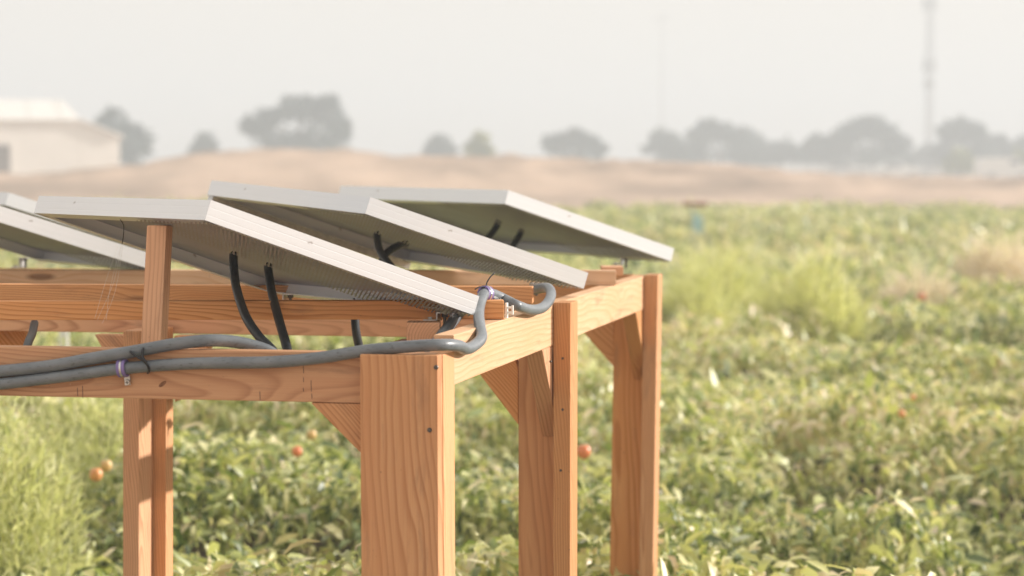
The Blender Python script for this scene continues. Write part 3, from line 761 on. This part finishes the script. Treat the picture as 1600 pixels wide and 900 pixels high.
# marker flag and pale stake in the field
fl = at(1082, 395, 36)
E = empty('marker_flag', (fl.x, 36, 0), 'turquoise marker flag on a thin pole far out in the field', 'flag')
bm = bmesh.new(); cyl(bm, Matrix.Translation((0, 0, .5)), .010, 1.0, 8)
from_bm('pole', bm, M['steel'], E, Matrix.Translation((fl.x, 36, 0)))
M['turq'] = plain('turquoise flag film', (.47, .63, .60), .5, noise=.1)
M['rust'] = plain('rust orange ribbon', (.45, .17, .09), .6, noise=.2)
bm = bmesh.new(); g = []
for i in range(7):
    for j in range(5):
        g.append(bm.verts.new((.012 + .024 * i, .015 * math.sin(i * 1.3 + j * .4), .86 - .065 * j - .018 * i)))
for i in range(6):
    for j in range(4): bm.faces.new((g[i * 5 + j], g[(i + 1) * 5 + j], g[(i + 1) * 5 + j + 1], g[i * 5 + j + 1]))
bmesh.ops.solidify(bm, geom=bm.faces[:], thickness=.003)
from_bm('flag', bm, M['turq'], E, Matrix.Translation((fl.x, 36, 0)), smooth=True)
bm = bmesh.new(); g = []
for i in range(9):
    for j in range(3): g.append(bm.verts.new((-.14 + .045 * i, .02 * math.sin(i * 1.1), 1.00 - .03 * j + .01 * math.sin(i * 1.7))))
for i in range(8):
    for j in range(2): bm.faces.new((g[i * 3 + j], g[(i + 1) * 3 + j], g[(i + 1) * 3 + j + 1], g[i * 3 + j + 1]))
bmesh.ops.solidify(bm, geom=bm.faces[:], thickness=.004)
from_bm('ribbon', bm, M['rust'], E, Matrix.Translation((fl.x, 36, 0)), smooth=True)
wsx = (98 - 800) / FPX * 12
bm = bmesh.new(); cube(bm, Matrix.Translation((0, 0, .40)), .045, .02, .80); bmesh.ops.bevel(bm, geom=bm.edges[:], offset=.003, segments=1, affect='EDGES')
tag(from_bm('field_stake', bm, M['white_plastic'], None, Matrix.Translation((wsx, 12, 0))), 'pale upright field stake seen through the gap above the front rail', 'stake')

# ------------------------------------------------------------------ far things
def tree(px0, px1, ptop, Y, label, mat='tree_leaf', n=3600, holes=(), zb=0, lobes=7, seed=0, group='trees along the horizon', name='tree', leaf=(.35, .75), blobs=None):
    rg = np.random.default_rng(500 + seed)
    xc = ((px0 + px1) / 2 - 800) / FPX * Y; wid = (px1 - px0) / FPX * Y
    top = CAM_H + (253 - ptop) / FPX * Y
    E = empty(name, (xc, Y, zb), label, 'tree' if name == 'tree' else 'shrub', group)
    cb = zb + (top - zb) * .16
    # lobes: overlapping ellipsoid clumps
    L = []
    for i in range(lobes):
        t = (i + .5) / lobes; fx = (t - .5) * 2
        hgt = (1 - .50 * abs(fx) ** 2.2) * rg.uniform(.80, 1.0)
        rx = wid * rg.uniform(.10, .20); rz = (top - cb) * rg.uniform(.16, .34)
        L.append((fx * (wid / 2 - rx * .8), rg.uniform(-.25, .25) * wid, cb + (top - cb) * hgt - rz, rx, rz))
        L.append((fx * (wid / 2 - rx) * .95, rg.uniform(-.25, .25) * wid, cb + (top - cb) * rg.uniform(.18, .35), rx * 1.2, rz))
        L.append((fx * (wid / 2 - rx) * .85, rg.uniform(-.25, .25) * wid, cb + (top - cb) * hgt * rg.uniform(.45, .7), rx * 1.2, rz))
    if blobs:
        q_ = Y / FPX
        L = [((bx - (px0 + px1) / 2) * q_, rg.uniform(-.2, .2) * wid, CAM_H + (253 - by) * q_, bw * q_, bh * q_) for bx, by, bw, bh in blobs]
    k = np.argmax([l[2] + l[4] for l in L]); dz = top - (L[k][2] + L[k][4])
    ps = []
    for (lx, ly, lz, rx, rz) in L:
        m = int(n * .62) // len(L); u = rg.normal(0, 1, (m, 3)); u /= np.linalg.norm(u, axis=1)[:, None]
        r = rg.uniform(.2, 1, m) ** .5 * np.where(rg.uniform(0, 1, m) < .12, rg.uniform(1, 1.3, m), 1)
        ps.append(np.stack([xc + lx + u[:, 0] * r * rx, Y + ly + u[:, 1] * r * rx, lz + dz * .8 + u[:, 2] * r * rz], -1))
    p = np.concatenate(ps)
    for (hx, hy, hr) in holes:                       # openings in the crown where the sky shows
        cx_ = (hx - 800) / FPX * Y; cz_ = CAM_H + (253 - hy) / FPX * Y; rr = hr / FPX * Y
        p = p[((p[:, 0] - cx_) / rr) ** 2 + ((p[:, 2] - cz_) / (rr * .7)) ** 2 > 1]
    m = len(p); s = rg.uniform(*leaf, m)
    o = merge('crown', [leaves(p, rg.uniform(0, 6.28, m), rg.normal(0, .6, m), s, s * .7, rg.uniform(0, 1, m), rg.normal(0, .7, m), np.zeros(m), 2, rg.beta(2, 2, m))], M[mat], E, (xc, Y, zb))
    bm = bmesh.new(); hb = (top - zb)
    cyl(bm, Matrix.Translation((0, 0, hb * .22)), wid * .035, hb * .44, 10, wid * .022)
    for l in L[::2]:
        a = Vector((0, 0, hb * .3)); b = Vector((l[0], l[1], l[2] - zb)); d = b - a
        cyl(bm, axes((a + b) / 2, d) @ Matrix.Rotation(math.pi / 2, 4, 'Y'), wid * .016, d.length, 7, wid * .006)
    from_bm('trunk', bm, M['bark'], E, Matrix.Translation((xc, Y, zb)))
tree(118, 242, 166, 205, 'tree showing behind the right end of the pale barn', seed=1)
tree(296, 344, 203, 230, 'small tree on the berm left of the biggest tree', seed=2, n=1500, lobes=4)
tree(374, 548, 150, 220, 'biggest tree, with sky showing through gaps in its crown', seed=3, n=5600, holes=((446, 191, 6), (462, 186, 6), (404, 217, 7), (436, 181, 4), (488, 200, 4), (520, 210, 5), (474, 196, 3)), blobs=((470, 176, 34, 18), (512, 178, 24, 22), (432, 184, 28, 16), (400, 202, 21, 13), (505, 212, 40, 20), (445, 222, 46, 16), (534, 203, 12, 20), (452, 160, 13, 7), (478, 162, 12, 8), (514, 160, 13, 8), (388, 196, 10, 8), (480, 232, 62, 14)))
tree(655, 718, 208, 240, 'dark rounded tree left of the pale tree on the berm', seed=4, n=1800, lobes=4)
tree(726, 774, 204, 200, 'pale yellowish tree right of the small dark rounded tree', seed=5, n=1300, lobes=4, mat='pale_leaf')
tree(850, 948, 202, 240, 'lone dark tree near the middle of the horizon', seed=6, n=3000, blobs=((898, 213, 14, 9), (880, 220, 20, 12), (912, 222, 20, 13), (862, 226, 13, 12), (932, 234, 16, 14), (898, 240, 42, 16)))
tree(1000, 1085, 197, 255, 'tree at the left end of the long tree group', seed=7, n=2600, lobes=5, holes=((1018, 243, 13),))
tree(1068, 1185, 186, 260, 'tallest tree of the long tree group right of centre', seed=8, n=3600, blobs=((1108, 200, 18, 12), (1128, 206, 22, 14), (1156, 214, 24, 14), (1090, 214, 20, 14), (1125, 232, 52, 20), (1165, 238, 22, 18), (1080, 244, 24, 14)))
tree(1130, 1215, 206, 275, 'rounded tree between the tallest and the low tree of the long group', seed=27, n=2200, lobes=5)
tree(1175, 1262, 214, 270, 'low tree at the right end of the long tree group', seed=9, n=2000, lobes=5)
tree(1246, 1318, 206, 265, 'small tree touching the left side of the broad domed tree', seed=10, n=1800, lobes=4)
tree(1296, 1425, 180, 265, 'broad domed dark tree left of the mast', seed=11, n=4400, blobs=((1355, 195, 26, 14), (1335, 203, 26, 16), (1378, 206, 24, 18), (1318, 220, 22, 18), (1398, 226, 24, 18), (1358, 228, 56, 24), (1360, 250, 62, 14)))
tree(1405, 1482, 222, 290, 'low dark tree at the foot of the mast', seed=12, n=1300, lobes=4)
tree(1458, 1548, 184, 265, 'tall dark tree right of the mast', seed=13, n=3600, blobs=((1503, 197, 22, 12), (1485, 205, 20, 14), (1522, 208, 18, 16), (1504, 226, 38, 22), (1475, 238, 20, 18), (1535, 238, 22, 18)))
tree(1530, 1585, 206, 278, 'narrower tree between the tall tree right of the mast and the frame edge', seed=28, n=2000, lobes=4)
tree(1560, 1660, 209, 275, 'wide tree running out of the frame on the right', seed=14, n=2800, lobes=6)
tree(1474, 1524, 232, 225, 'round pale yellow shrub in front of the tall tree right of the mast', seed=15, n=1300, lobes=4, mat='pale_leaf', group='pale shrubs on the horizon', name='shrub')
tree(1566, 1625, 234, 230, 'pale shrub at the right edge of the frame', seed=16, n=1300, lobes=4, mat='pale_leaf', group='pale shrubs on the horizon', name='shrub')

# barn, its long side turned towards the sun
def barn():
    r = R(27); d = Vector((math.cos(r), math.sin(r), 0)); n = Vector((math.sin(r), -math.cos(r), 0))
    a0 = at(187, 253, 150); a0.z = 0
    M['barn_wall'] = plain('cream painted siding', (.84, .80, .74), .8, noise=.04, nscale=1)
    M['barn_roof'] = plain('pale metal roofing', (.82, .79, .75), .6, noise=.05, nscale=1)
    M['barn_dark'] = plain('weathered dark door', (.16, .13, .11), .8, noise=.2, nscale=2)
    def Fp(px, py, off=0):                       # point of the long side (off metres behind it)
        return at_plane(px, py, a0 - n * off, n)
    E = empty('barn', Fp(60, 253) * 1, 'pale cream barn with a stepped roof at the left edge', 'barn')
    E.location.z = 0
    back = -n * 11
    def gnd(p): return Vector((p.x, p.y, 0))
    e1 = Fp(125, 188); e0 = e1 - d * 24; e0.z = e1.z
    L0 = Fp(125, 190) ; L1 = Fp(187, 216)
    prism('wall', [gnd(e0), gnd(e1), e1, e0], back, d, M['barn_wall'], E, bev=.03)
    prism('lean_to_wall', [gnd(e1) + d * .02, gnd(L1), L1, L0 + d * .02], back * .96, d, M['barn_wall'], E, bev=.03)
    rp = Fp(98, 157, 5.5); rl = rp - d * 22; rl.z = rp.z
    bm = bmesh.new(); o = n * .35
    vs = [bm.verts.new(c) for c in (e0 + o, e1 + o, e1 + back - o, e0 + back - o, rl, rp)]
    for f in ((0, 1, 5, 4), (1, 2, 5), (2, 3, 4, 5), (3, 0, 4), (3, 2, 1, 0)): bm.faces.new([vs[i] for i in f])
    rf = from_bm('roof', bm, M['barn_roof'], E)
    for i in range(10):
        a = e1 + o - d * (1.2 + i * 2.0) + Z * .03; b = rp - d * (.4 + i * 2.0) + Z * .03; g = b - a
        bm = bmesh.new(); cube(bm, axes((a + b) / 2, g), g.length, .05, .03); from_bm('roof_seam', bm, M['barn_roof'], rf)
    prism('lean_to_roof', [L0 + n * .3 + Z * .02, L1 + n * .3 + d * .2 - Z * .02, L1 + n * .3 + d * .2 + Z * .14, L0 + n * .3 + Z * .18], back * 1.03, d, M['barn_roof'], E, bev=.02)
    p0 = gnd(Fp(-45, 253)) + n * .06; p1 = gnd(Fp(15, 253)) + n * .06; h = Z * Fp(15, 226).z
    prism('door', [p0, p1, p1 + h, p0 + h], -n * .05, Z, M['barn_dark'], E, bev=.01)
    p0 = p1 + d * .02 + n * .03; p1 = p0 + d * .22
    prism('door_frame', [p0, p1, p1 + h * 1.05, p0 + h * 1.05], -n * .085, Z, M['barn_wall'], E, bev=.01)
barn()

# lattice mast
M['mast_steel'] = plain('weathered mast steel', (.22, .22, .22), .6, .3, noise=.2)
def mast(px, Y, w, top, label, arms):
    x = (px - 800) / FPX * Y
    E = empty('radio_mast', (x, Y, 0), label, 'mast')
    bm = bmesh.new()
    cs = [Vector((w / 2 * math.cos(a), w / 2 * math.sin(a), 0)) for a in (R(90), R(210), R(330))]
    for c in cs: cyl(bm, Matrix.Translation(c + Z * top / 2), .085, top, 6)
    nst = int(top / .9)
    for i in range(nst):
        for j in range(3):
            a = cs[j] + Z * (i * .9); b = cs[(j + 1) % 3] + Z * ((i + 1) * .9)
            if i % 2: a, b = cs[(j + 1) % 3] + Z * (i * .9), cs[j] + Z * ((i + 1) * .9)
            d = b - a; cyl(bm, axes((a + b) / 2, d) @ Matrix.Rotation(math.pi / 2, 4, 'Y'), .035, d.length, 5)
    from_bm('lattice', bm, M['mast_steel'], E, Matrix.Translation((x, Y, 0)))
    for z, r, h in arms:
        for j in range(4):
            a = R(45 + 90 * j); bm = bmesh.new()
            cube(bm, Matrix.Rotation(a, 4, 'Z') @ Matrix.Translation((r, 0, 0)), .2, .4, h * 1.3)
            cube(bm, Matrix.Rotation(a, 4, 'Z') @ Matrix.Translation((r / 2, 0, 0)), r, .05, .05)
            from_bm('antenna', bm, M['mast_steel'], E, Matrix.Translation((x, Y, z)))
mast(1450, 320, .95, 25.4, 'tall thin lattice radio mast faint in the haze', ((CAM_H + (253 - 8) / FPX * 320, .9, 1.2), (CAM_H + (253 - 103) / FPX * 320, .8, 1.3), (CAM_H + (253 - 132) / FPX * 320, .6, .8)))

UP = empty('utility_pole', ((1033 - 800) / FPX * 380, 380, 0), 'barely visible thin pole in the haze above the long tree group', 'pole')
bm = bmesh.new(); cyl(bm, Matrix.Translation((0, 0, 12.4)), .09, 24.8, 10, .06)
from_bm('shaft', bm, M['bark'], UP, Matrix.Translation(UP.location))
bm = bmesh.new(); cube(bm, Matrix.Translation((0, 0, 24.0)), 2.2, .12, .14)
from_bm('crossarm', bm, M['bark'], UP, Matrix.Translation(UP.location))
# parked vehicles and fence beyond the bare ground
def car(px, Y, rot, color, label, van=False):
    x = (px - 800) / FPX * Y
    E = empty('parked_car', (x, Y, 0), label, 'car', 'pale cars parked beyond the field')
    mw = Matrix.Translation((x, Y, 0)) @ Matrix.Rotation(rot, 4, 'Z')
    prof = [(-2.2, .32), (-2.25, .75), (-2.1, .95), (-1.9, 1.0), (-1.55, 1.45), (.3, 1.48), (.95, 1.02), (1.95, .88), (2.2, .7), (2.22, .34)]
    if van: prof = [(-2.3, .32), (-2.35, 1.0), (-2.3, 1.95), (1.0, 1.98), (1.6, 1.25), (2.2, 1.1), (2.35, .8), (2.36, .34)]
    bm = bmesh.new()
    a = [bm.verts.new((px_, -.85, z)) for px_, z in prof]; b = [bm.verts.new((px_, .85, z)) for px_, z in prof]
    bm.faces.new(a); bm.faces.new(b[::-1]); n = len(prof)
    for i in range(n): bm.faces.new((a[i], b[i], b[(i + 1) % n], a[(i + 1) % n]))
    bmesh.ops.recalc_face_normals(bm, faces=bm.faces); bmesh.ops.bevel(bm, geom=bm.edges[:], offset=.06, segments=2, affect='EDGES')
    from_bm('body', bm, color, E, mw)
    for s in (-1, 1):
        bm = bmesh.new(); cube(bm, Matrix.Translation((-.65 if not van else .7, s * .853, 1.2 if not van else 1.55)), 1.7 if not van else .9, .012, .34)
        from_bm('window', bm, M['cells'], E, mw)
        for wx in (-1.35, 1.35):
            bm = bmesh.new(); cyl(bm, Matrix.Translation((wx, s * .80, .33)) @ Matrix.Rotation(math.pi / 2, 4, 'X'), .33, .2, 20)
            wh = from_bm('wheel', bm, M['tie'], E, mw)
            bm = bmesh.new(); cyl(bm, Matrix.Translation((wx, s * .905, .33)) @ Matrix.Rotation(math.pi / 2, 4, 'X'), .2, .02, 12)
            from_bm('hub', bm, M['steel'], wh, mw)
M['car_white'] = plain('white car paint', (.82, .82, .80), .25, noise=.02)
M['car_silver'] = plain('silver car paint', (.60, .61, .62), .25, .3, noise=.02)
car(1567, 205, .15, M['car_white'], 'brightest white van parked near the right edge', True)
car(1322, 235, -.1, M['car_silver'], 'leftmost of the pale cars parked below the broad domed tree')
car(1402, 238, .1, M['car_white'], 'white car parked midway below the broad domed tree')
car(1462, 240, .05, M['car_silver'], 'silver car parked below the mast')
FE = empty('rail_fence', ((1400 - 800) / FPX * 245, 245, 0), 'long pale rail fence below the trees on the right', 'fence')
for i in range(26):
    x = (1010 + i * 25 - 800) / FPX * 245
    bm = bmesh.new(); cube(bm, Matrix.Translation((x, 245, .6)), .14, .14, 1.2); from_bm('post', bm, M['white_plastic'], FE)
for z in (.4, .75, 1.1):
    xa = (1008 - 800) / FPX * 245; xb = (1637 - 800) / FPX * 245
    bm = bmesh.new(); cube(bm, Matrix.Translation(((xa + xb) / 2, 244.9, z)), xb - xa, .05, .16); from_bm('rail', bm, M['white_plastic'], FE)

# ------------------------------------------------------------------ haze
bm = bmesh.new(); cube(bm, Matrix.Translation((0, 450, 13.3)), 1900, 1100, 28.6)
hm = bpy.data.materials.new('haze'); hm.use_nodes = True; hm.node_tree.nodes.clear()
pv = hm.node_tree.nodes.new('ShaderNodeVolumePrincipled'); ho = hm.node_tree.nodes.new('ShaderNodeOutputMaterial')
pv.inputs['Color'].default_value = (.685, .755, .825, 1); pv.inputs['Density'].default_value = .0039; pv.inputs['Anisotropy'].default_value = .1
hm.node_tree.links.new(pv.outputs[0], ho.inputs['Volume'])
tag(from_bm('haze', bm, hm), kind='stuff')
